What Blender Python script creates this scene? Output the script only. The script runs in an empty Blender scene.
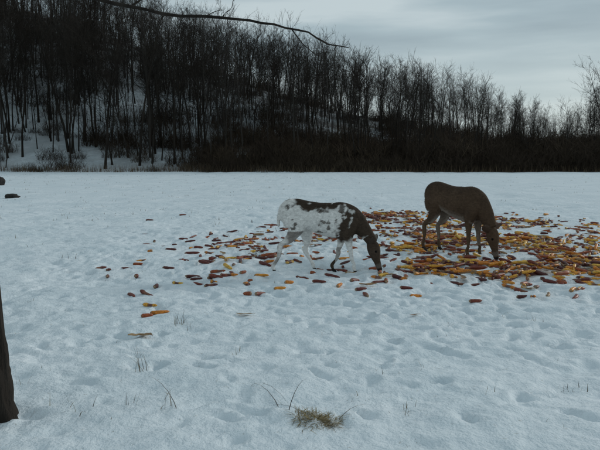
import bpy, math, random
import numpy as np
from mathutils import Vector, Matrix
random.seed(7); rng=np.random.default_rng(7)
scene=bpy.context.scene
scene.view_settings.view_transform='Standard'
scene.view_settings.look='None'
scene.view_settings.exposure=0

# ---------------------------------------------------------------- noise
def _h(ix,iy,iz,s):
    n=(ix.astype(np.int64)*374761393+iy.astype(np.int64)*668265263+iz.astype(np.int64)*2147483647+s*974634777)&0xffffffff
    n=((n^(n>>13))*1274126177)&0xffffffff
    n=((n^(n>>15))*2246822519)&0xffffffff
    return ((n^(n>>16))&0xffffff)/float(0xffffff)
def vnoise(x,y,z=None,s=0):
    x=np.asarray(x,float);y=np.asarray(y,float)
    z=np.zeros_like(x) if z is None else np.asarray(z,float)
    ix,iy,iz=np.floor(x),np.floor(y),np.floor(z)
    fx,fy,fz=x-ix,y-iy,z-iz
    fx=fx*fx*(3-2*fx);fy=fy*fy*(3-2*fy);fz=fz*fz*(3-2*fz)
    r=0
    for dx in (0,1):
        for dy in (0,1):
            for dz in (0,1):
                w=(fx if dx else 1-fx)*(fy if dy else 1-fy)*(fz if dz else 1-fz)
                r=r+w*_h(ix+dx,iy+dy,iz+dz,s)
    return r*2-1
def fbm(x,y,z=None,s=0,o=3):
    r=0;a=1;t=0
    for i in range(o):
        k=2.03**i
        r=r+a*vnoise(np.asarray(x)*k+i*17.3,np.asarray(y)*k+i*9.1,None if z is None else np.asarray(z)*k,s+i)
        t+=a;a*=.5
    return r/t
def sstep(a,b,x):
    t=np.clip((np.asarray(x,float)-a)/(b-a),0,1);return t*t*(3-2*t)

# ---------------------------------------------------------------- material helpers
def new_mat(name,rough=.9,spec=.2):
    m=bpy.data.materials.new(name);m.use_nodes=True
    nt=m.node_tree;b=nt.nodes['Principled BSDF']
    b.inputs['Roughness'].default_value=rough
    b.inputs['Specular IOR Level'].default_value=spec
    return m,nt,b
def N(nt,t,**k):
    n=nt.nodes.new(t)
    for a,v in k.items():
        if a in n.inputs: n.inputs[a].default_value=v
        else: setattr(n,a,v)
    return n
def mixc(nt,fac,a,b,blend='MIX'):
    m=nt.nodes.new('ShaderNodeMix');m.data_type='RGBA';m.blend_type=blend
    for sock,v in ((m.inputs[0],fac),(m.inputs[6],a),(m.inputs[7],b)):
        if isinstance(v,bpy.types.NodeSocket): nt.links.new(v,sock)
        else: sock.default_value=v
    return m.outputs[2]
def noise(nt,scale,detail=4,coord='Object',rough=.6,vecscale=None):
    tc=nt.nodes.new('ShaderNodeTexCoord')
    n=nt.nodes.new('ShaderNodeTexNoise');n.inputs['Scale'].default_value=scale
    n.inputs['Detail'].default_value=detail;n.inputs['Roughness'].default_value=rough
    src=tc.outputs[coord]
    if vecscale:
        mp=nt.nodes.new('ShaderNodeMapping');mp.inputs['Scale'].default_value=vecscale
        nt.links.new(src,mp.inputs['Vector']);src=mp.outputs[0]
    nt.links.new(src,n.inputs['Vector']);return n.outputs['Fac']
def ramp(nt,src,stops):
    r=nt.nodes.new('ShaderNodeValToRGB')
    e=r.color_ramp.elements
    e[0].position=stops[0][0];e[0].color=stops[0][1]
    e[1].position=stops[-1][0];e[1].color=stops[-1][1]
    for p,c in stops[1:-1]:
        x=e.new(p);x.color=c
    nt.links.new(src,r.inputs[0]);return r.outputs[0]
def bump(nt,b,src,strength,dist):
    n=nt.nodes.new('ShaderNodeBump');n.inputs['Strength'].default_value=strength;n.inputs['Distance'].default_value=dist
    nt.links.new(src,n.inputs['Height']);nt.links.new(n.outputs[0],b.inputs['Normal'])
def g(v): return (v,v,v,1)
def mesh_obj(name,V,F,mat=None,smooth=True,col=None,parent=None,link=True):
    me=bpy.data.meshes.new(name)
    me.from_pydata([tuple(v) for v in V],[],F)
    if mat: me.materials.append(mat)
    if smooth: me.polygons.foreach_set('use_smooth',[True]*len(me.polygons))
    if col is not None:
        a=me.color_attributes.new('Col','FLOAT_COLOR','POINT')
        c=np.ones((len(V),4),np.float32);c[:,:3]=np.asarray(col,np.float32)[:,:3];a.data.foreach_set('color',c.ravel())
    me.update()
    if not link: return me
    o=bpy.data.objects.new(name,me);scene.collection.objects.link(o)
    if parent:o.parent=parent
    return o
def quad_mesh(name,V,F,mat,col=None):
    me=bpy.data.meshes.new(name)
    me.vertices.add(len(V));me.vertices.foreach_set('co',V.astype(np.float32).ravel())
    me.loops.add(F.size);me.loops.foreach_set('vertex_index',F.astype(np.int32).ravel())
    me.polygons.add(len(F));me.polygons.foreach_set('loop_start',np.arange(0,F.size,4,dtype=np.int32))
    me.update(calc_edges=True)
    me.polygons.foreach_set('use_smooth',np.ones(len(F),bool))
    if col is not None:
        a=me.color_attributes.new('Col','FLOAT_COLOR','POINT');a.data.foreach_set('color',col.astype(np.float32).ravel())
    me.materials.append(mat)
    o=bpy.data.objects.new(name,me);scene.collection.objects.link(o);return o

# ---------------------------------------------------------------- corn density (world metres)
def corn_density(x,y):
    x=np.asarray(x,float);y=np.asarray(y,float)
    wob=.45*fbm(x*.7,y*.7,s=31)+.22*fbm(x*2.6,y*2.6,s=37)
    d1=.95*(1-sstep(.62,1.10,np.hypot((x-4.1)/3.4,(y-8.55)/2.85)+wob*.42))
    d2=.40*(1-sstep(.6,1.15,np.hypot((x-2.6)/3.3,(y-11.9)/4.0)+wob*.4))
    d3=.21*(1-sstep(.4,1.15,np.hypot((x-.1)/2.4,(y-8.9)/3.3)+wob*.5))
    cl=.22+1.05*sstep(-.3,.3,fbm(x*1.9,y*1.9,s=77))
    return np.maximum(d1,np.maximum(d2,d3))*cl

# ---------------------------------------------------------------- ground
def axis(lims,steps,lo,hi,gr=1.06):
    a=[lims[0]]
    for l0,l1,s in zip(lims[:-1],lims[1:],steps):
        n=max(1,int(round((l1-l0)/s)));a+=list(np.linspace(l0,l1,n+1)[1:])
    s=steps[-1];x=a[-1]
    while x<hi: s=min(s*gr,40 if x>200 else 2.0);x+=s;a.append(x)
    s=steps[0];x=a[0];pre=[]
    while x>lo: s=min(s*gr,40 if x<-200 else 2.0);x-=s;pre.append(x)
    return np.array(pre[::-1]+a)
gx=axis([-7,-3,3,8],[.045,.022,.045],-700,700)
gy=axis([2.0,6.5,17],[.022,.045],-30,900)
GX,GY=np.meshgrid(gx,gy)
ridge_x=[-140,-75,-51,-35,-20,5,26,51,90]
ridge_h=[40,34,28,23,17.5,9.5,5,2,1.0]
def hill(x,y):
    edge=62+1.5*fbm(x*.06,y*0,s=5)
    r=np.interp(x,ridge_x,ridge_h)
    t=sstep(-14,56,y-edge)
    t0=sstep(-14,56,np.zeros_like(t))
    t=np.clip((t-t0)/(1-t0),0,1)
    return r*t+ .7*fbm(x*.10,y*.10,s=9)*sstep(0,15,y-edge)
GZ=hill(GX,GY)
near=(np.abs(GX)<9)*(GY<18)
GZ+=.06*fbm(GX*.35,GY*.35,s=1)+.036*fbm(GX*1.3,GY*1.3,s=2)+.022*fbm(GX*4.0,GY*4.0,s=3)
patch=.35+.65*sstep(-.4,.3,fbm(GX*.8,GY*.8,s=41))
GZ+=near*patch*(.012*fbm(GX*9,GY*9,s=4,o=3)+.018*np.minimum(0,fbm(GX*6,GY*7.5,s=14,o=2)+.10)*2)
prints=[]
for _ in range(3800):
    x=random.uniform(-6.5,7.5);y=2.0+15*random.random()**1.2
    if random.random()<.25+.75*float(sstep(-.1,.5,fbm(np.array(x*.6),np.array(y*.6),s=61))): prints.append((x,y,1.1))
for _ in range(60):
    x=random.uniform(-6,6);y=random.uniform(2,15);a=random.uniform(0,2*math.pi)
    for k in range(random.randint(8,22)):
        a+=random.gauss(0,.2);st=random.uniform(.22,.42);x+=st*math.cos(a);y+=st*math.sin(a)
        sd=random.gauss(.06,.03)*(1 if k%2 else -1)
        prints.append((x-sd*math.sin(a),y+sd*math.cos(a),random.uniform(1.0,2.2)))
for _ in range(2800):
    prints.append((random.gauss(1.0,2.6),random.gauss(8.0,2.2),1.6))
for px,py,st in prints:
    if py<2.0 or py>17 or abs(px)>8: continue
    r=random.uniform(.018,.046);dep=random.uniform(.006,.024)*(r/.035)*st
    if random.random()<.10: r*=1.6
    a=random.uniform(0,math.pi);el=random.uniform(1,2.3)
    R4=r*el*2.5
    i0,i1=np.searchsorted(gx,[px-R4,px+R4]);j0,j1=np.searchsorted(gy,[py-R4,py+R4])
    if i1<=i0 or j1<=j0: continue
    X=GX[j0:j1,i0:i1]-px;Y=GY[j0:j1,i0:i1]-py
    u=(X*math.cos(a)+Y*math.sin(a))/el;v=-X*math.sin(a)+Y*math.cos(a)
    ang=np.arctan2(v,u);lob=1+.25*np.sin(2*ang+px*9)+.18*np.sin(3*ang+py*7)
    d=np.sqrt(u*u+v*v)/(r*lob)
    GZ[j0:j1,i0:i1]+=-dep*np.exp(-(d**2.4)*.9)+dep*.22*np.exp(-((d-1.5)**2)*5)*(np.sin(ang+px*5)>0)
def gh(x,y):
    i=int(np.clip(np.searchsorted(gx,x)-1,0,len(gx)-2));j=int(np.clip(np.searchsorted(gy,y)-1,0,len(gy)-2))
    fx=(x-gx[i])/(gx[i+1]-gx[i]);fy=(y-gy[j])/(gy[j+1]-gy[j])
    return float((GZ[j,i]*(1-fx)+GZ[j,i+1]*fx)*(1-fy)+(GZ[j+1,i]*(1-fx)+GZ[j+1,i+1]*fx)*fy)
V=np.stack([GX.ravel(),GY.ravel(),GZ.ravel()],1)
nx,ny=len(gx),len(gy)
idx=np.arange(nx*ny).reshape(ny,nx)
F=np.stack([idx[:-1,:-1].ravel(),idx[:-1,1:].ravel(),idx[1:,1:].ravel(),idx[1:,:-1].ravel()],1)
col=np.zeros((len(V),4),np.float32);col[:,3]=1
col[:,0]=np.clip(corn_density(V[:,0],V[:,1]),0,1)
col[:,1]=sstep(59,64,V[:,1]+1.2*fbm(V[:,0]*.4,V[:,1]*.4,s=55))
col[:,2]=np.maximum(np.interp(V[:,0],[-30,-14,-4,10],[.45,.55,.85,1]),.45+.5*sstep(7,14,V[:,2]))  # forest litter amount, raised upslope to put the slope's shade into the colour
m,nt,b=new_mat('snow',.75,.25)
att=N(nt,'ShaderNodeAttribute',attribute_name='Col')
sep=nt.nodes.new('ShaderNodeSeparateColor');nt.links.new(att.outputs['Color'],sep.inputs[0])
n1=noise(nt,.9,4);n2=noise(nt,11,5);n3=noise(nt,55,3)
base=ramp(nt,n1,[(.3,(.62,.70,.74,1)),(.7,(.77,.82,.85,1))])
base=mixc(nt,ramp(nt,n2,[(.35,g(.45)),(.6,g(0))]),base,(.54,.62,.67,1))
sp=ramp(nt,noise(nt,24,4,rough=.75),[(.63,g(0)),(.72,g(.55))])
base=mixc(nt,sp,base,(.34,.32,.27,1))
def mul(a_,b_):
    n_=nt.nodes.new('ShaderNodeMath');n_.operation='MULTIPLY'
    for i_,v_ in enumerate((a_,b_)):
        if isinstance(v_,bpy.types.NodeSocket): nt.links.new(v_,n_.inputs[i_])
        else: n_.inputs[i_].default_value=v_
    return n_.outputs[0]
base=mixc(nt,mul(sep.outputs[0],ramp(nt,noise(nt,7,4),[(.38,g(.1)),(.62,g(.75))])),base,(.30,.19,.12,1))
base=mixc(nt,mul(mul(sep.outputs[1],sep.outputs[2]),ramp(nt,noise(nt,.30,7,rough=.75),[(.36,g(.4)),(.54,g(1))])),base,(.055,.045,.038,1))
nt.links.new(base,b.inputs['Base Color'])
ad=nt.nodes.new('ShaderNodeMath');ad.operation='ADD';nt.links.new(n2,ad.inputs[0]);nt.links.new(mul(n3,.22),ad.inputs[1])
bump(nt,b,ad.outputs[0],.8,.035)
quad_mesh('snow_ground',V,F,m,col)

# ---------------------------------------------------------------- tubes
def tube(V,F,pts,rad,sides,cap=False):
    pts=[Vector(p) for p in pts];b0=len(V);n=len(pts)
    up=Vector((0,0,1))
    for i,p in enumerate(pts):
        d=(pts[min(i+1,n-1)]-pts[max(i-1,0)]).normalized()
        ref=Vector((1,0,0)) if abs(d.z)>.8 else up
        u=d.cross(ref).normalized();w=d.cross(u)
        for k in range(sides):
            an=2*math.pi*k/sides
            V.append(tuple(p+(u*math.cos(an)+w*math.sin(an))*rad[i]))
    for i in range(n-1):
        for k in range(sides):
            k2=(k+1)%sides
            F.append((b0+i*sides+k,b0+i*sides+k2,b0+(i+1)*sides+k2,b0+(i+1)*sides+k))
    if cap: F.append(tuple(b0+(n-1)*sides+k for k in range(sides)))
def wander(p,d,L,n,w,lift,R):
    pts=[Vector(p)];d=Vector(d).normalized()
    for i in range(n):
        d=(d+Vector((R.gauss(0,w),R.gauss(0,w),R.gauss(0,w)+lift))).normalized()
        pts.append(pts[-1]+d*(L/n))
    return pts
def make_tree(seed,H,r0,crown=.35,nl=24,spread=.22,ntw=5,full=True):
    R=random.Random(seed);V=[];F=[]
    tp=wander((0,0,-.5),(R.gauss(0,.05),R.gauss(0,.05),1),H,9,.045,.03,R)
    tr=[r0*(1-.93*(i/9)**1.0)+.010 for i in range(10)]
    tr[0]*=1.25
    tube(V,F,tp,tr,5)
    if R.random()<.35:
        i=R.randint(2,5);a=R.uniform(0,6.28)
        fp=wander(tp[i],(math.cos(a)*.35,math.sin(a)*.35,1),H*(1-i/10)*.9,6,.06,.08,R)
        tube(V,F,fp,[tr[i]*.7*(1-.9*k/6)+.01 for k in range(7)],4)
        src=[tp,fp]
    else: src=[tp]
    for l in range(nl):
        s=src[0] if (len(src)==1 or l%3) else src[1]
        t=crown+(1-crown)*((l+R.random())/nl)
        if s is not tp:t=.2+.8*R.random()
        f=t*(len(s)-1);i=min(int(f),len(s)-2);p=s[i].lerp(s[i+1],f-i)
        a=R.uniform(0,6.28);el=R.uniform(.2,.95)+.4*t
        d=(math.cos(a)*math.cos(el),math.sin(a)*math.cos(el),math.sin(el))
        L=H*spread*(1.2-.75*t)*R.uniform(.6,1.4)
        lr=max(.013,r0*.34*(1.1-t)*R.uniform(.7,1.2))
        lp=wander(p,d,L,4,.18,.06,R)
        tube(V,F,lp,[lr*(1-.8*k/4)+.005 for k in range(5)],3)
        for s2 in range(ntw):
            f2=R.uniform(.8,4);j=min(int(f2),3);q=lp[j].lerp(lp[j+1],f2-j)
            dd=(lp[j+1]-lp[j]).normalized()+Vector((R.gauss(0,.6),R.gauss(0,.6),R.gauss(0,.5)+.2))
            L2=L*R.uniform(.25,.55)
            sp_=wander(q,dd,L2,2,.2,.06,R)
            tube(V,F,sp_,[.011,.009,.005],3)
            if not full: continue
            for s3 in range(4):
                k=R.randint(0,1);q3=sp_[k].lerp(sp_[k+1],R.random())
                d3=(sp_[k+1]-sp_[k]).normalized()+Vector((R.gauss(0,.6),R.gauss(0,.6),R.gauss(0,.5)+.2))
                tube(V,F,[q3,q3+d3.normalized()*L2*R.uniform(.3,.65)],[.008,.003],3)
    return np.array(V),np.array(F)
def make_brush(seed,nst=80):
    R=random.Random(seed);V_=[];F_=[]
    for k in range(nst):
        a=R.uniform(0,6.28);rr=1.7*math.sqrt(R.random());p=(rr*math.cos(a),rr*math.sin(a),-.1)
        Hs=R.uniform(.8,2.7)*(1-.25*rr/1.7)
        st=wander(p,(R.gauss(0,.25),R.gauss(0,.25),1),Hs,3,.14,.0,R);tube(V_,F_,st,[.022,.017,.012,.005],3)
        for q in range(5):
            j=R.randint(0,2);d2=Vector((R.gauss(0,.6),R.gauss(0,.6),.7)).normalized();q0=st[j].lerp(st[j+1],R.random())
            tube(V_,F_,[q0,q0+d2*Hs*R.uniform(.2,.45)],[.012,.005],3)
    return np.array(V_),np.array(F_)
class Bag:
    def __init__(s): s.V=[];s.F=[];s.C=[];s.n=0
    def add(s,vf,x,y,z,sx,sz,rz,lean=.03):
        V,F=vf;c,n=math.cos(rz),math.sin(rz)
        P=np.stack([V[:,0]*c-V[:,1]*n,V[:,0]*n+V[:,1]*c,V[:,2]],1)*np.array([sx,sx,sz])
        P[:,0]+=P[:,2]*random.gauss(0,lean);P[:,1]+=P[:,2]*random.gauss(0,lean)
        s.V.append(P+np.array([x,y,z]));s.F.append(F+s.n);s.n+=len(V)
        s.C.append(np.full(len(V),random.random()))
    def build(s,name,mat):
        V=np.concatenate(s.V);F=np.concatenate(s.F);c=np.concatenate(s.C)
        print(name,len(F));return quad_mesh(name,V,F,mat,np.stack([c,c,c,np.ones_like(c)],1))
def bark_mat(name,c1,c2,c3):
    m,nt,b=new_mat(name,.95,.1)
    at=N(nt,'ShaderNodeAttribute',attribute_name='Col')
    c=ramp(nt,noise(nt,2.5,3,vecscale=(1,1,.25)),[(.3,c1),(.7,c2)])
    c=mixc(nt,ramp(nt,at.outputs['Fac'],[(.5,g(0)),(1,g(.6))]),c,c3)
    nt.links.new(c,b.inputs['Base Color'])
    return m
fbark=bark_mat('forest_bark',(.016,.013,.011,1),(.032,.027,.022,1),(.065,.060,.055,1))
brushm=bark_mat('brush_stems',(.028,.021,.016,1),(.054,.040,.029,1),(.10,.075,.050,1))
bark,nt,b=new_mat('bark',.95,.1)
nt.links.new(ramp(nt,noise(nt,9,6,vecscale=(1,1,.25)),[(.3,(.012,.010,.009,1)),(.7,(.045,.038,.032,1))]),b.inputs['Base Color'])
bump(nt,b,noise(nt,28,5,vecscale=(1,1,.22)),1,.03)
def var(i,full):
    return make_tree(100+i,14.0,random.uniform(.055,.12),crown=random.uniform(.22,.48),nl=random.randint(22,30),spread=random.uniform(.18,.30),ntw=6,full=full)
vr=[var(i,True) for i in range(9)]
vl=[var(40+i,False) for i in range(7)]
az=[-.6,-.47,-.19,-.07,.05,.16,.25,.32,.40,.47,.6]
hz=[17,16,15.5,14.5,12,10.6,9.3,7.2,6.5,8.0,9]
hf=[14,13,10.5,10.5,10,9.8,9.0,6.6,6.0,7.5,8]
bag=Bag();n=0
while n<1380:
    y=63+62*random.random()**.95;x=random.uniform(-.62,.62)*y
    if x<-9 and y<72 and random.random()<.35: continue
    if x>12 and random.random()<.25: continue
    Hh=float(np.interp(y,[66,100],[np.interp(x/y,az,hz),np.interp(x/y,az,hf)]))*random.choice([random.uniform(.4,.8),random.uniform(.75,1.07),random.uniform(.85,1.05)])
    s=Hh/14
    bag.add(random.choice(vr if n%5<2 else vl),x,y,gh(x,y)-.1,s*random.uniform(.8,1.2),s,random.uniform(0,6.28));n+=1
for x,y,Hh in((33.5,73,11),(36,75,11.5),(31,70,8.5),(38,80,12)):
    bag.add(random.choice(vr),x,y,gh(x,y)-.1,Hh/14*1.1,Hh/14,random.uniform(0,6.28))
bag.build('forest_trees',fbark)
bb_=[make_brush(500+i) for i in range(6)]
bag=Bag();k=0
while k<400:
    y=60.5+14*random.random()**1.5;x=random.uniform(-.6,.6)*y
    dens=float(np.interp(x,[-30,-16,-8,-4],[.09,.14,.5,1]))
    if random.random()>dens: continue
    k+=1
    s=random.uniform(.6,1.35)*(.6 if y<62.5 else 1)*float(np.interp(x,[-30,-6,0,25,40],[.5,.85,1,1.15,1.35]))
    bag.add(random.choice(bb_),x,y,gh(x,y),s*1.2,s,random.uniform(0,6.28))
for k in range(300):
    y=68+50*random.random();x=random.uniform(-.6,.6)*y
    s=random.uniform(.4,1.2);bag.add(random.choice(bb_),x,y,gh(x,y),s*1.3,s*1.4,random.uniform(0,6.28))
bag.build('brush_thicket',brushm)

# ---------------------------------------------------------------- overhanging near tree
V_=[];F_=[]
tz=gh(-3.5,4.3)
tp=[(-3.5,4.3,tz-.2),(-3.47,4.3,1.0),(-3.42,4.28,2.2),(-3.5,4.25,3.6),(-3.45,4.3,5.2),(-3.55,4.3,7.0),(-3.5,4.35,9)]
tube(V_,F_,tp,[.24,.18,.165,.14,.11,.07,.02],14)
def limb(pts,rad,tw,sd):
    R=random.Random(sd)
    P=[Vector(p) for p in pts];Q=[];RR=[]
    for i in range(len(P)-1):
        for k in range(3):
            t=k/3;j=Vector((R.gauss(0,.006),R.gauss(0,.006),R.gauss(0,.006))) if (i or k) else Vector()
            Q.append(P[i].lerp(P[i+1],t)+j);RR.append((rad[i]*(1-t)+rad[i+1]*t)*R.uniform(.88,1.15))
    Q.append(P[-1]);RR.append(rad[-1])
    tube(V_,F_,Q,RR,6)
    for k in range(tw):
        j=R.randint(0,len(pts)-2);q=Vector(pts[j]).lerp(Vector(pts[j+1]),R.random())
        d=(Vector(pts[j+1])-Vector(pts[j])).normalized()+Vector((R.gauss(0,.4),R.gauss(0,.6),R.gauss(.1,.45)))
        L=R.uniform(.10,.32)
        w=wander(q,d,L,3,.22,0,R);tube(V_,F_,w,[.004,.003,.0025,.0013],4)
limb([(-3.42,4.28,2.05),(-2.8,4.15,2.34),(-2.2,4.05,2.42),(-1.75,4.0,2.33),(-1.35,3.98,2.27),(-1.03,4.0,2.205),(-.72,3.97,2.15),(-.38,4.0,2.14),(-.16,4.02,2.10),(.06,4.0,2.05),(.17,4.02,1.99),(.30,4.05,1.975)],[.05,.036,.026,.018,.014,.011,.0095,.008,.007,.0055,.0045,.003],6,8)
limb([(-1.03,4.0,2.205),(-.95,4.05,2.27),(-.75,4.1,2.3),(-.5,4.1,2.36)],[.007,.005,.004,.002],2,11)
limb([(-.47,4.0,2.14),(-.43,4.0,2.19),(-.39,4.0,2.26)],[.004,.003,.002],0,13)
limb([(-3.4,4.28,3.2),(-2.7,4.4,3.9),(-2.0,4.6,4.4),(-1.2,4.8,4.8)],[.06,.04,.025,.008],10,5)
limb([(-3.5,4.25,3.8),(-4.2,4.5,4.5),(-5.0,4.4,5.2)],[.06,.035,.01],8,6)
limb([(-3.5,4.3,5.4),(-2.9,4.9,6.2),(-2.4,5.4,7.0)],[.05,.03,.01],8,7)
mesh_obj('bare_tree',V_,F_,bark)

# broken snag, bottom left
V_=[];F_=[];sx,sy=-1.575,3.14;z0=gh(sx,sy)
prof=[-.1,0,.04,.08,.13,.18,.24,.3,.36,.42,.47,.5]
S=48
for z in prof:
    r=float(np.interp(z,[-.1,0,.08,.2,.32,.42,.5],[.15,.125,.11,.112,.108,.10,.085]))
    for k in range(S):
        an=2*math.pi*k/S
        rr=r*(1+.08*math.sin(3*an+1)+.12*float(vnoise(np.array(math.cos(an)*4),np.array(math.sin(an)*4),np.array(z*9.),s=3))+.07*math.sin(11*an+z*6)+.025*random.gauss(0,1))
        zz=z
        if z>.45: zz=.44+.20*max(0,math.cos(an-.3))**2+.06*random.random()
        V_.append((sx+rr*math.cos(an)-.05*max(z,0),sy+rr*math.sin(an),z0+zz))
for i in range(len(prof)-1):
    for k in range(S):
        k2=(k+1)%S;F_.append((i*S+k,i*S+k2,(i+1)*S+k2,(i+1)*S+k))
c=len(V_);V_.append((sx-.03,sy,z0+.36))
for k in range(S):F_.append(((len(prof)-1)*S+k,(len(prof)-1)*S+(k+1)%S,c))
mesh_obj('broken_tree_stump',V_,F_,bark)

def lump(name,x,y,sx_,sy_,sz_,sd,mat):
    V_=[];F_=[];z=gh(x,y);A,B=20,12
    for j in range(B+1):
        ph=math.pi*j/B
        for i in range(A):
            th=2*math.pi*i/A;d=Vector((math.sin(ph)*math.cos(th),math.sin(ph)*math.sin(th),math.cos(ph)))
            r=1+.35*float(fbm(d.x*1.8+sd,d.y*1.8,d.z*1.8,s=sd))+.12*float(vnoise(d.x*6,d.y*6,d.z*6,s=sd))
            V_.append((x+d.x*sx_*r,y+d.y*sy_*r,z+sz_*.4+d.z*sz_*r))
    for j in range(B):
        for i in range(A):
            F_.append((j*A+i,j*A+(i+1)%A,(j+1)*A+(i+1)%A,(j+1)*A+i))
    mesh_obj(name,V_,F_,mat)
rockm,nt,b=new_mat('dark_rock',.9,.2)
nt.links.new(ramp(nt,noise(nt,9,5),[(.3,(.015,.015,.015,1)),(.7,(.045,.04,.036,1))]),b.inputs['Base Color']);bump(nt,b,noise(nt,20,5),.8,.03)
lump('rock',-9.25,20.6,.22,.18,.10,3,rockm)
lump('rotten_log',-14.35,30.5,.35,.3,.30,8,rockm)

# ---------------------------------------------------------------- corn
cobV=[];cobF=[];cobC=[]
NR,NL=10,10
def cob(x,y,z,L,r,yaw,pitch,colr,roll=0):
    b0=len(cobV)
    M=Matrix.Translation((x,y,z))@Matrix.Rotation(yaw,4,'Z')@Matrix.Rotation(pitch,4,'Y')
    bend=random.gauss(0,.04)
    eaten=random.random()<.3;es=random.uniform(0,.6)
    for i in range(NL):
        t=i/(NL-1)
        rr=r*(float(np.interp(t,[0,.04,.12,.35,.7,.9,1],[.42,.78,.97,1,.86,.62,.26])))
        bare=eaten and es<t<es+.35
        if bare: rr*=.72
        for k in range(NR):
            an=2*math.pi*k/NR+roll
            r2=rr*(1+random.uniform(-.10,.10))
            p=M@Vector(((t-.5)*L,r2*math.cos(an)+bend*L*(t-.5)**2*4,r2*math.sin(an)))
            cobV.append(tuple(p))
            v=random.uniform(.72,1.22)
            c=[q*v for q in colr]
            if i==0: c=[.35,.25,.15]
            elif bare: c=[.24*v,.10*v,.06*v]
            cobC.append(c)
    for i in range(NL-1):
        for k in range(NR):
            k2=(k+1)%NR
            cobF.append((b0+i*NR+k,b0+i*NR+k2,b0+(i+1)*NR+k2,b0+(i+1)*NR+k))
    cobF.append(tuple(b0+k for k in range(NR))[::-1]);cobF.append(tuple(b0+(NL-1)*NR+k for k in range(NR)))
def husk(x,y,z,L,w,yaw,colr):
    b0=len(cobV);n=7;cu=random.uniform(.05,.2);ph=random.uniform(0,6)
    for i in range(n+1):
        t=i/n;ww=w*max(.05,math.sin(math.pi*(.08+.87*t)))**.8*random.uniform(.75,1.2)
        for k in (-1,-.3,.35,1):
            p=Vector(((t-.5)*L,k*ww+.02*math.sin(t*5+ph),.006+cu*L*(t-.5)**2*2+.35*ww*abs(k)+random.uniform(-.004,.004)))
            p=Matrix.Rotation(yaw,3,'Z')@p
            cobV.append((x+p.x,y+p.y,z+p.z));v=random.uniform(.6,1.2);cobC.append([q*v for q in colr])
    for i in range(n):
        for k in range(3):
            a=b0+i*4+k;cobF.append((a,a+1,a+5,a+4))
YEL=[(.84,.40,.045),(.80,.31,.03),(.86,.50,.08),(.70,.23,.02)]
RED=[(.15,.026,.016),(.22,.042,.020),(.10,.020,.015),(.38,.085,.022)]
TAN=[(.42,.27,.13),(.35,.20,.09)]
cnt=0;tries=0
while cnt<2850 and tries<300000:
    tries+=1
    x=random.uniform(-3.2,8.3);y=random.uniform(5.0,16.5)
    d=float(corn_density(x,y))
    if random.random()>d: continue
    dense=d>.38
    yb=float(fbm(np.array(x*.8),np.array(y*1.2),s=91))
    pr=(.30-.5*yb) if dense else .66
    if x<1: pr=.80
    if y>10.6: pr=max(pr,.66)
    q=random.random()
    colr=random.choice(RED) if q<pr else (random.choice(YEL) if q<.96 else random.choice(TAN))
    L=random.uniform(.14,.25) if random.random()<.75 else random.uniform(.06,.13)
    if not dense: L*=.85
    r=random.uniform(.016,.0225)
    z=gh(x,y)+r*random.uniform(.1,.95)+(random.random()**2*.06 if dense else 0)
    cob(x,y,z,L,r,random.gauss(.0,.75) if random.random()<.55 else random.uniform(0,6.28),random.gauss(0,.14),colr,random.random())
    cnt+=1
for _ in range(500):
    x=random.uniform(-2,7);y=random.uniform(6,14)
    if random.random()>corn_density(x,y): continue
    husk(x,y,gh(x,y)+.01,random.uniform(.12,.22),random.uniform(.02,.035),random.uniform(0,6.28),random.choice(TAN))
for x,y,c,L,yw in((-1.18,5.31,YEL[3],.16,.35),(-1.27,5.23,RED[3],.10,.5),(-1.32,5.55,YEL[0],.14,-.3),(-1.60,6.03,RED[1],.15,-.9),(-1.98,7.76,RED[3],.12,.3),
   (-2.35,7.5,RED[0],.14,.8),(-1.2,7.0,RED[0],.14,.1),(-.9,6.4,RED[2],.15,.6),(-.75,6.9,YEL[3],.15,.2),(-1.5,8.2,RED[0],.14,-.2),(-3.1,13.2,RED[0],.16,.1),(-2.6,14.2,RED[1],.16,.4),
   (-2.3,9.6,RED[1],.15,.1),(-1.9,10.4,RED[0],.16,-.2),(-2.7,11.2,RED[0],.16,.2),(1.1,6.0,YEL[3],.12,.1),(.6,6.2,RED[0],.14,.5),(1.6,5.75,RED[1],.13,.2),(-.2,6.3,YEL[1],.13,.4),(.2,6.6,RED[0],.15,-.3)):
    cob(x,y,gh(x,y)+.012,L,.018,yw,0,c)
husk(-1.16,4.56,gh(-1.16,4.56)+.006,.17,.035,.1,(.40,.25,.11));husk(-1.13,4.6,gh(-1.13,4.6)+.006,.12,.02,-.2,(.30,.12,.06))
husk(-.46,5.3,gh(-.46,5.3)+.004,.16,.022,-.25,TAN[0]);husk(.95,5.2,gh(.95,5.2)+.004,.10,.012,.1,TAN[1])
m,nt,b=new_mat('corn_kernels',.45,.4)
att=N(nt,'ShaderNodeAttribute',attribute_name='Col')
vo=nt.nodes.new('ShaderNodeTexVoronoi');vo.inputs['Scale'].default_value=115
tc=nt.nodes.new('ShaderNodeTexCoord');nt.links.new(tc.outputs['Object'],vo.inputs['Vector'])
k=ramp(nt,vo.outputs['Distance'],[(.25,g(1)),(.8,g(.5))])
nt.links.new(mixc(nt,1,att.outputs['Color'],k,'MULTIPLY'),b.inputs['Base Color'])
bump(nt,b,vo.outputs['Distance'],-.6,.004)
mesh_obj('corn_cobs',cobV,cobF,m,col=cobC)

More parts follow.
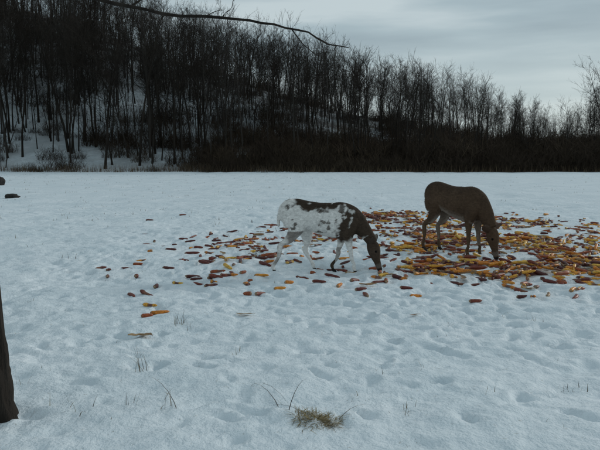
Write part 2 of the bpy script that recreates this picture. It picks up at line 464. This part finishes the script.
# ---------------------------------------------------------------- dead grass
gV=[];gF=[];gC=[]
def blade(x,y,z,L,w,lean,az_,droop,c):
    b0=len(gV);n=5;side=Vector((-math.sin(az_),math.cos(az_),0));d=Vector((math.cos(az_),math.sin(az_),0))
    p=Vector((x,y,z-.02));th=lean
    for i in range(n+1):
        ww=w*(1-.85*i/n)
        gV.append(tuple(p-side*ww));gV.append(tuple(p+side*ww));v=random.uniform(.8,1.2)
        gC.append([q*v for q in c]);gC.append([q*v for q in c])
        p=p+(d*math.sin(th)+Vector((0,0,1))*math.cos(th))*(L/n);th+=droop/n
    for i in range(n):
        a=b0+2*i;gF.append((a,a+1,a+3,a+2))
GC=[(.20,.16,.09),(.10,.075,.05),(.14,.12,.08),(.06,.045,.035)]
def tuft(x,y,n,h,sp=.03,lean=.4):
    for _ in range(n):
        xx=x+random.gauss(0,sp);yy=y+random.gauss(0,sp)
        blade(xx,yy,gh(xx,yy),h*random.uniform(.5,1.1),random.uniform(.0014,.003),abs(random.gauss(0,lean)),random.uniform(0,6.28),random.uniform(0,1.2),random.choice(GC))
for x,y,n_,h in((-.95,3.82,9,.2),(-1.24,3.28,4,.13),(-1.12,3.22,5,.15),(-1.58,3.59,4,.13),(-.86,3.25,4,.14),(-.69,3.2,6,.12),(.53,3.15,12,.08),(.51,3.76,4,.09),(.78,3.8,5,.08),
   (1.55,3.59,10,.08),(1.05,3.45,6,.07),(-.94,4.92,14,.14),(-.86,4.85,6,.08),(1.9,5.1,6,.08),(1.2,5.0,5,.06),(.2,4.6,4,.08),(-.4,4.2,5,.07),(.3,3.3,7,.06)):
    tuft(x,y,n_,h)
for s in ((-.30,3.55,.42,1.0,-.9),(-.10,3.2,.35,.9,2.2),(-.06,3.1,.30,.7,1.2),(.18,3.05,.25,.9,.6),(.05,3.05,.28,1.0,2.8),(-.62,3.15,.3,.5,2.5)):
    blade(s[0],s[1],gh(s[0],s[1]),s[2],.0024,s[3],s[4],1.3,GC[3])
for _ in range(1300):
    a=random.uniform(0,6.28);r=random.random()**.7*(1+.3*math.sin(3*a+1));x=.085+.115*r*math.cos(a);y=3.0+.075*r*math.sin(a)
    blade(x,y,gh(x,y)+.012,random.uniform(.03,.10),random.uniform(.0012,.003),random.uniform(1.1,1.6),random.uniform(0,6.28),random.uniform(.1,.5),random.choice([(.25,.20,.10),(.18,.14,.075),(.10,.085,.05),(.32,.26,.15)]))
for _ in range(420):
    x=random.uniform(-4,4.5);y=2.3+6*random.random();tuft(x,y,random.randint(1,5),random.uniform(.02,.055),.025,.7)
for _ in range(1900):
    y=8+50*random.random()**.8;x=random.uniform(-.6,.6)*y
    if random.random()<.5*(vnoise(x*.2,y*.2,s=66)+1)*(1.3 if x<0 else .8):
        h=random.uniform(.03,.11)
        for q in range(4):
            blade(x+random.gauss(0,.06),y+random.gauss(0,.06),gh(x,y),h,random.uniform(.003,.006),abs(random.gauss(0,.6)),random.uniform(0,6.28),.5,random.choice(GC))
for _ in range(7500):
    x=random.uniform(-38,38);y=59.2+3.4*random.random()+1.2*float(fbm(np.array(x*.2),np.array(0.)))
    blade(x,y,gh(x,y),random.uniform(.15,.9),random.uniform(.008,.018),abs(random.gauss(0,.25)),random.uniform(0,6.28),.5,random.choice([(.10,.07,.045),(.07,.048,.032),(.15,.11,.07)]))
m,nt,b=new_mat('dead_grass_blades',.9,.1)
att=N(nt,'ShaderNodeAttribute',attribute_name='Col');nt.links.new(att.outputs['Color'],b.inputs['Base Color'])
mesh_obj('dead_grass',gV,gF,m,col=gC,smooth=False)

# ---------------------------------------------------------------- deer
def cr(P,sub):
    P=np.array(P,float);n=len(P);out=[]
    for i in range(n-1):
        p0=P[max(i-1,0)];p1=P[i];p2=P[i+1];p3=P[min(i+2,n-1)]
        for k in range(sub):
            t=k/sub;out.append(.5*((2*p1)+(-p0+p2)*t+(2*p0-5*p1+4*p2-p3)*t*t+(-p0+3*p1-3*p2+p3)*t**3))
    out.append(P[-1]);return np.array(out)
def loft(V,F,keys,sub=4,seg=20):
    K=cr(keys,sub);b0=len(V);n=len(K)
    for i in range(n):
        d=Vector(K[min(i+1,n-1)][:3]-K[max(i-1,0)][:3]).normalized()
        lat=Vector((0,1,0));lat=(lat-d*lat.dot(d)).normalized();up=d.cross(lat)
        h=max(K[i][3],.004);w=max(K[i][4],.004);p=Vector(K[i][:3])
        for k in range(seg):
            an=2*math.pi*k/seg;V.append(tuple(p+up*(h*math.sin(an))+lat*(w*math.cos(an))))
    for i in range(n-1):
        for k in range(seg):
            k2=(k+1)%seg;F.append((b0+i*seg+k,b0+i*seg+k2,b0+(i+1)*seg+k2,b0+(i+1)*seg+k))
    F.append(tuple(b0+k for k in range(seg))[::-1]);F.append(tuple(b0+(n-1)*seg+k for k in range(seg)))
def hoof(V,F,x,y,fx=1):
    for s in (-1,1):
        loft(V,F,[(x-.012,y+s*.010,.05,.014,.011),(x+.004,y+s*.011,.025,.020,.012),(x+.018,y+s*.011,.004,.026,.013),(x+.024,y+s*.011,-.004,.020,.011)],2,10)
def hind(V,F,side,stifle,hock,foot,hipx=.15):
    y=side*.090
    loft(V,F,[(hipx,side*.06,.74,.08,.05),(hipx+.01,side*.070,.66,.140,.075),((hipx+stifle[0])/2,y*.95,.56,.130,.072),(stifle[0]-.03,y,stifle[1]+.01,.088,.054),
       ((stifle[0]*.5+hock[0]*.5),y,(stifle[1]+hock[1])/2,.050,.036),(hock[0]+.012,y,hock[1]+.045,.029,.022),(hock[0]-.003,y,hock[1],.034,.023),
       (hock[0]*.7+foot*.3+.004,y,hock[1]*.68,.0215,.018),(hock[0]*.3+foot*.7-.01,y,.13,.0185,.0165),(foot-.02,y,.085,.023,.020),(foot-.008,y,.05,.019,.018)],4,14)
    hoof(V,F,foot,y)
def fore(V,F,side,elbow,knee,foot,shx=.79):
    y=side*.070
    loft(V,F,[(shx,side*.05,.70,.06,.035),(shx+.01,side*.075,.60,.095,.050),(shx-.02,side*.080,.50,.085,.050),(elbow[0],y,elbow[1],.056,.040),((elbow[0]+knee[0])/2,y,(elbow[1]+knee[1])/2,.036,.030),
       (knee[0],y,knee[1]+.03,.026,.023),(knee[0]+.003,y,knee[1],.028,.024),(knee[0]*.6+foot*.4,y,knee[1]*.65,.0185,.017),(knee[0]*.25+foot*.75,y,.13,.0175,.016),(foot-.018,y,.085,.0215,.019),(foot-.006,y,.05,.018,.0175)],4,14)
    hoof(V,F,foot,y)
def build_deer(name,pose,colfn,loc,yaw,scale,fseed):
    V=[];F=[]
    loft(V,F,[(-.02,0,.72,.05,.04),(.005,0,.715,.100,.075),(.06,0,.71,.142,.115),(.16,0,.70,.163,.135),(.30,0,.675,.160,.140),(.45,0,.640,.180,.150),(.58,0,.618,.200,.152),(.69,0,.612,.212,.138),(.79,0,.60,.190,.112),(.87,0,.575,.140,.088),(.925,0,.555,.07,.05)],5,28)
    P=pose['neck'];loft(V,F,P,5,20)
    hd=pose['head']
    a=np.array(hd[0],float);bb=np.array(hd[1],float)
    prof=[(-.10,.040,.036,0),(.0,.062,.050,0),(.16,.074,.057,.004),(.34,.070,.056,.002),(.5,.053,.042,0),(.68,.039,.031,.003),(.85,.034,.028,.004),(.96,.029,.025,.004),(1.02,.016,.015,.0)]
    ax=(bb-a);ax_n=ax/np.linalg.norm(ax);up=np.array([ax_n[2]*-1,0,ax_n[0]]);
    loft(V,F,[tuple(a+ax*t+up*o)+(h,w) for t,h,w,o in prof],4,20)
    for side,k in ((-1,'hn'),(1,'hf')): hind(V,F,side,*pose[k])
    for side,k in ((-1,'fn'),(1,'ff')): fore(V,F,side,*pose[k])
    tl=pose['tail'];loft(V,F,tl,4,12)
    tmp=mesh_obj('tmp',V,F)
    md=tmp.modifiers.new('r','REMESH');md.mode='VOXEL';md.voxel_size=.007
    ms=tmp.modifiers.new('s','SMOOTH');ms.factor=.5;ms.iterations=4
    dg=bpy.context.evaluated_depsgraph_get();ev=tmp.evaluated_get(dg);me=bpy.data.meshes.new_from_object(ev)
    bpy.data.objects.remove(tmp)
    nv=len(me.vertices);co=np.empty(nv*3,np.float32);me.vertices.foreach_get('co',co);co=co.reshape(-1,3)
    no=np.empty(nv*3,np.float32);me.vertices.foreach_get('normal',no);no=no.reshape(-1,3)
    faces=[tuple(p.vertices) for p in me.polygons]
    co=co+no*(.005*fbm(co[:,0]*9,co[:,1]*9,co[:,2]*9,s=fseed,o=3)*sstep(.35,.5,co[:,2]))[:,None]
    C=colfn(co,no,a,bb)
    V=[tuple(v) for v in co];F=list(faces);C=[list(c) for c in C]
    for side in (-1,1):
        base=a+ax*.03+np.array([0,side*.040,0])+up*.01
        dirv=np.array([pose['ear'][0],side*pose['ear'][1],pose['ear'][2]])
        dirv=dirv/np.linalg.norm(dirv);wv=np.cross(dirv,[0.2,side*.9,.3]);wv/=np.linalg.norm(wv);nv_=np.cross(dirv,wv)
        L=.165;b0=len(V);n=9;mm=6
        for lay in (0,1):
            for i in range(n+1):
                t=i/n;ww=.043*math.sin(math.pi*(.14+.86*t)**.85)**.75 if t<1 else .002
                for k in range(mm+1):
                    s=(k/mm*2-1)
                    p=base+dirv*L*t+wv*ww*s+nv_*(.022*(s*s)*math.sin(math.pi*min(t+.1,1))+lay*.004)
                    V.append(tuple(p));C.append([.24,.20,.17] if lay==1 and abs(s)<.7 else list(pose['earcol']))
        st=(n+1)*(mm+1)
        for lay in (0,1):
            for i in range(n):
                for k in range(mm):
                    q=b0+lay*st+i*(mm+1)+k;F.append((q,q+1,q+mm+2,q+mm+1))
    for side in (-1,1):
        cpt=a+ax*.30+up*.028+np.array([0,side*.049,0]);b0=len(V)
        for j in range(7):
            ph=math.pi*j/6
            for i in range(10):
                th=2*math.pi*i/10;V.append(tuple(cpt+.014*np.array([math.sin(ph)*math.cos(th),math.sin(ph)*math.sin(th),math.cos(ph)])));C.append([.006,.005,.005])
        for j in range(6):
            for i in range(10):F.append((b0+j*10+i,b0+j*10+(i+1)%10,b0+(j+1)*10+(i+1)%10,b0+(j+1)*10+i))
    tri=rng.integers(0,len(faces),30000)
    for t in tri:
        f=faces[t];w=rng.random(len(f));w/=w.sum()
        p=(co[list(f)]*w[:,None]).sum(0);nn=no[f[0]];c=C[f[0]]
        if p[2]<.08: continue
        inh=np.dot(p-a,ax)/np.dot(ax,ax)
        L=.020 if p[2]>.42 else .009
        if p[0]>.92: L=.012 if inh<.2 else .005
        fl=np.array([-.8,0,-.6]) if p[2]>.42 else np.array([-.15,0,-1.0])
        if p[0]<.1 and p[2]>.5: L=.024
        fl=fl+rng.normal(0,.25,3);fl=fl-nn*np.dot(fl,nn);fl=fl/(np.linalg.norm(fl)+1e-6)
        tip=p+(fl+nn*.2)*L*rng.uniform(.6,1.2);sd=np.cross(fl,nn)*.0016
        b0=len(V);q=p-nn*.001;v=rng.uniform(.78,1.2)
        V+= [tuple(q-sd),tuple(q+sd),tuple(tip)];F.append((b0,b0+1,b0+2))
        cc=[min(.9,k_*v) for k_ in c];C+=[cc,cc,cc]
    Vn=np.array(V)
    if pose.get('turn'):
        w=sstep(.80,1.05,Vn[:,0]);an=pose['turn']*w
        x0=.82;dx=Vn[:,0]-x0;dy=Vn[:,1].copy()
        Vn[:,0]=x0+dx*np.cos(an)-dy*np.sin(an);Vn[:,1]=dx*np.sin(an)+dy*np.cos(an)
    m,nt,b=new_mat(name+'_fur',.85,.12)
    att=N(nt,'ShaderNodeAttribute',attribute_name='Col')
    v=ramp(nt,noise(nt,55,4,vecscale=(.5,1,1)),[(.3,g(.72)),(.7,g(1.15))])
    nt.links.new(mixc(nt,1,att.outputs['Color'],v,'MULTIPLY'),b.inputs['Base Color'])
    bump(nt,b,noise(nt,90,3,vecscale=(.4,1,1)),.5,.006)
    o=mesh_obj(name,Vn,F,m,col=C)
    o.location=loc;o.rotation_euler=(0,0,yaw);o.scale=(scale,)*3
    return o
def basecoat(co,no,a,bb,dark):
    x,y,z=co[:,0],co[:,1],co[:,2]
    n=fbm(x*9,y*9,z*9,s=21);n2=fbm(x*3,y*3,z*3,s=22)
    c=np.tile(np.array(dark),(len(x),1))*(1+.25*n+.25*n2)[:,None]
    k=sstep(.70,.84,z)[:,None];c=c*(1-.35*k)
    ax=bb-a;t=((co-a)@ax)/np.dot(ax,ax)
    head=(np.linalg.norm(co-(a+np.clip(t,0,1)[:,None]*ax),axis=1)<.11)&(x>.9)
    return c,x,y,z,t,head,n,n2
def mixa(c,w,col): return c*(1-w[:,None])+np.array(col)*w[:,None]
def finish(c,t,head,z):
    c=mixa(c,head*sstep(.70,.78,t)*(1-sstep(.86,.9,t))*.4,(.22,.19,.17))
    c=mixa(c,head*sstep(.90,.94,t),(.012,.011,.011))
    return mixa(c,1-sstep(.045,.055,z),(.02,.017,.015))
def col_brown(co,no,a,bb):
    c,x,y,z,t,head,n,n2=basecoat(co,no,a,bb,(.088,.056,.036))
    legs=1-sstep(.30,.42,z);c=mixa(c,legs*.6*(~head),(.12,.078,.048))
    c=mixa(c,sstep(.30,.75,-no[:,2])*(z<.62)*(z>.36)*(x<.8)*.7,(.32,.28,.24))
    inner=(np.abs(y)<.10)*(np.sign(y)*no[:,1]<-.2)*(z<.5)*(z>.15)
    c=mixa(c,inner*.5*(~head),(.30,.26,.22))
    c=mixa(c,(x<.02)*(np.abs(y)<.05)*(z<.70)*(z>.45)*.5,(.35,.31,.27))
    return finish(c,t,head,np.where(head,1,z))
def col_pie(co,no,a,bb):
    c,x,y,z,t,head,n,n2=basecoat(co,no,a,bb,(.066,.047,.034))
    w=fbm(x*7,y*7,z*7,s=44);w2=fbm(x*22,y*22,z*22,s=45)
    b_=w*.08+w2*.045
    flank=(1-sstep(.675,.705,x+b_*1.7+(z-.6)*-.30))
    saddle=sstep(.725,.75,z+b_*.9-.16*np.abs(x-.40)*(x>.12))*sstep(.11,.17,x+b_)
    white=np.clip(flank-saddle,0,1)
    sh=(x>.62)*(1-sstep(.36,.42,z+b_))*(~head);white=np.maximum(white,sh*1.0)
    spots=sstep(.24,.32,fbm(x*13,y*13,z*13,s=49))*(x>.06)*(x<.75)*(z>.48)
    white=white*(1-.85*spots)
    spots2=sstep(.36,.42,fbm(x*15,y*15,z*15,s=50))*(x>.3)*(x<.85)
    white=np.maximum(white,spots2*.75*(~head))
    c=mixa(c,white,(.76,.74,.71))
    c=mixa(c,(z<.50)*(x<.30)*(y<0)*sstep(-.35,.15,w)*.8*sstep(.05,.15,z),(.14,.11,.09))
    c=mixa(c,(x>.62)*(z<.30)*(y>0)*(~head)*.6,(.14,.11,.09))
    return finish(c,t,head,np.where(head,1,z))
tail=[(.03,0,.80,.02,.022),(.0,0,.765,.020,.028),(-.024,0,.69,.018,.032),(-.032,0,.61,.016,.030),(-.026,0,.54,.010,.016)]
pose1=dict(neck=[(.72,0,.66,.140,.085),(.83,0,.615,.135,.082),(.92,0,.535,.100,.066),(.99,0,.455,.076,.055),(1.04,0,.385,.064,.050)],
  head=((1.04,0,.36),(1.135,0,.045)),tail=tail,earcol=(.07,.052,.04),ear=(.15,.75,.55),
  hn=((.20,.50),(-.005,.30),-.07),hf=((.31,.46),(.27,.26),.38),fn=((.77,.42),(.80,.235),.855),ff=((.70,.42),(.655,.235),.60),turn=-.15)
build_deer('piebald_deer',pose1,col_pie,(-.215,7.38,gh(.2,7.3)-.025),math.radians(-5),1.0,1)
pose2=dict(neck=[(.72,0,.66,.145,.09),(.82,0,.615,.140,.085),(.905,0,.535,.105,.070),(.96,0,.445,.080,.058),(1.00,0,.37,.066,.052)],
  head=((1.0,0,.34),(1.07,0,.02)),tail=tail,earcol=(.075,.05,.036),ear=(.0,.85,.40),
  hn=((.23,.49),(.03,.30),.03),hf=((.24,.48),(.08,.29),.12),fn=((.74,.42),(.74,.235),.74),ff=((.75,.42),(.76,.235),.80),turn=.12)
build_deer('white_tailed_deer',pose2,col_brown,(1.80,8.98,gh(2.0,8.6)-.025),math.radians(-58),1.12,2)

# ---------------------------------------------------------------- sky + sun
W=bpy.data.worlds.new('World');scene.world=W;W.use_nodes=True;nt=W.node_tree
bg=nt.nodes['Background'];bg.inputs['Strength'].default_value=.1
sky=nt.nodes.new('ShaderNodeTexSky');sky.sky_type='NISHITA';sky.sun_disc=False
SE,SR=math.radians(20),math.radians(60)
sky.sun_elevation=SE;sky.sun_rotation=SR
tc=nt.nodes.new('ShaderNodeTexCoord');mp=nt.nodes.new('ShaderNodeMapping');mp.inputs['Scale'].default_value=(1.1,1.1,8)
mp.inputs['Rotation'].default_value=(math.radians(4),math.radians(-6),0)
nt.links.new(tc.outputs['Generated'],mp.inputs['Vector'])
no=nt.nodes.new('ShaderNodeTexNoise');no.inputs['Scale'].default_value=1.6;no.inputs['Detail'].default_value=5;no.inputs['Roughness'].default_value=.5
nt.links.new(mp.outputs[0],no.inputs['Vector'])
cl=ramp(nt,no.outputs['Fac'],[(.36,(2.8,3.6,4.05,1)),(.5,(3.8,4.75,5.15,1)),(.62,(5.4,6.25,6.5,1))])
sx_=nt.nodes.new('ShaderNodeSeparateXYZ');nt.links.new(tc.outputs['Generated'],sx_.inputs[0])
hzr=ramp(nt,sx_.outputs['Z'],[(0,g(.7)),(.10,g(.4)),(.2,g(0))])
cl=mixc(nt,hzr,cl,(5.9,6.75,6.8,1))
nt.links.new(mixc(nt,.92,sky.outputs[0],cl),bg.inputs[0])
sun=bpy.data.lights.new('sun','SUN');sun.energy=1.2;sun.angle=math.radians(11);sun.color=(1,.96,.9)
so=bpy.data.objects.new('sun',sun);scene.collection.objects.link(so)
sd=Vector((math.sin(SR)*math.cos(SE),math.cos(SR)*math.cos(SE),math.sin(SE)))
so.rotation_euler=sd.to_track_quat('Z','Y').to_euler()

# ---------------------------------------------------------------- camera
cam=bpy.data.cameras.new('camera');co_=bpy.data.objects.new('camera',cam);scene.collection.objects.link(co_)
cam.sensor_width=36;cam.lens=36*643/600;cam.clip_end=3000;cam.clip_start=.05
co_.location=(0,0,1.3);co_.rotation_euler=(math.radians(90-5.95),0,0)
scene.camera=co_
print('done',nx,ny,cnt)
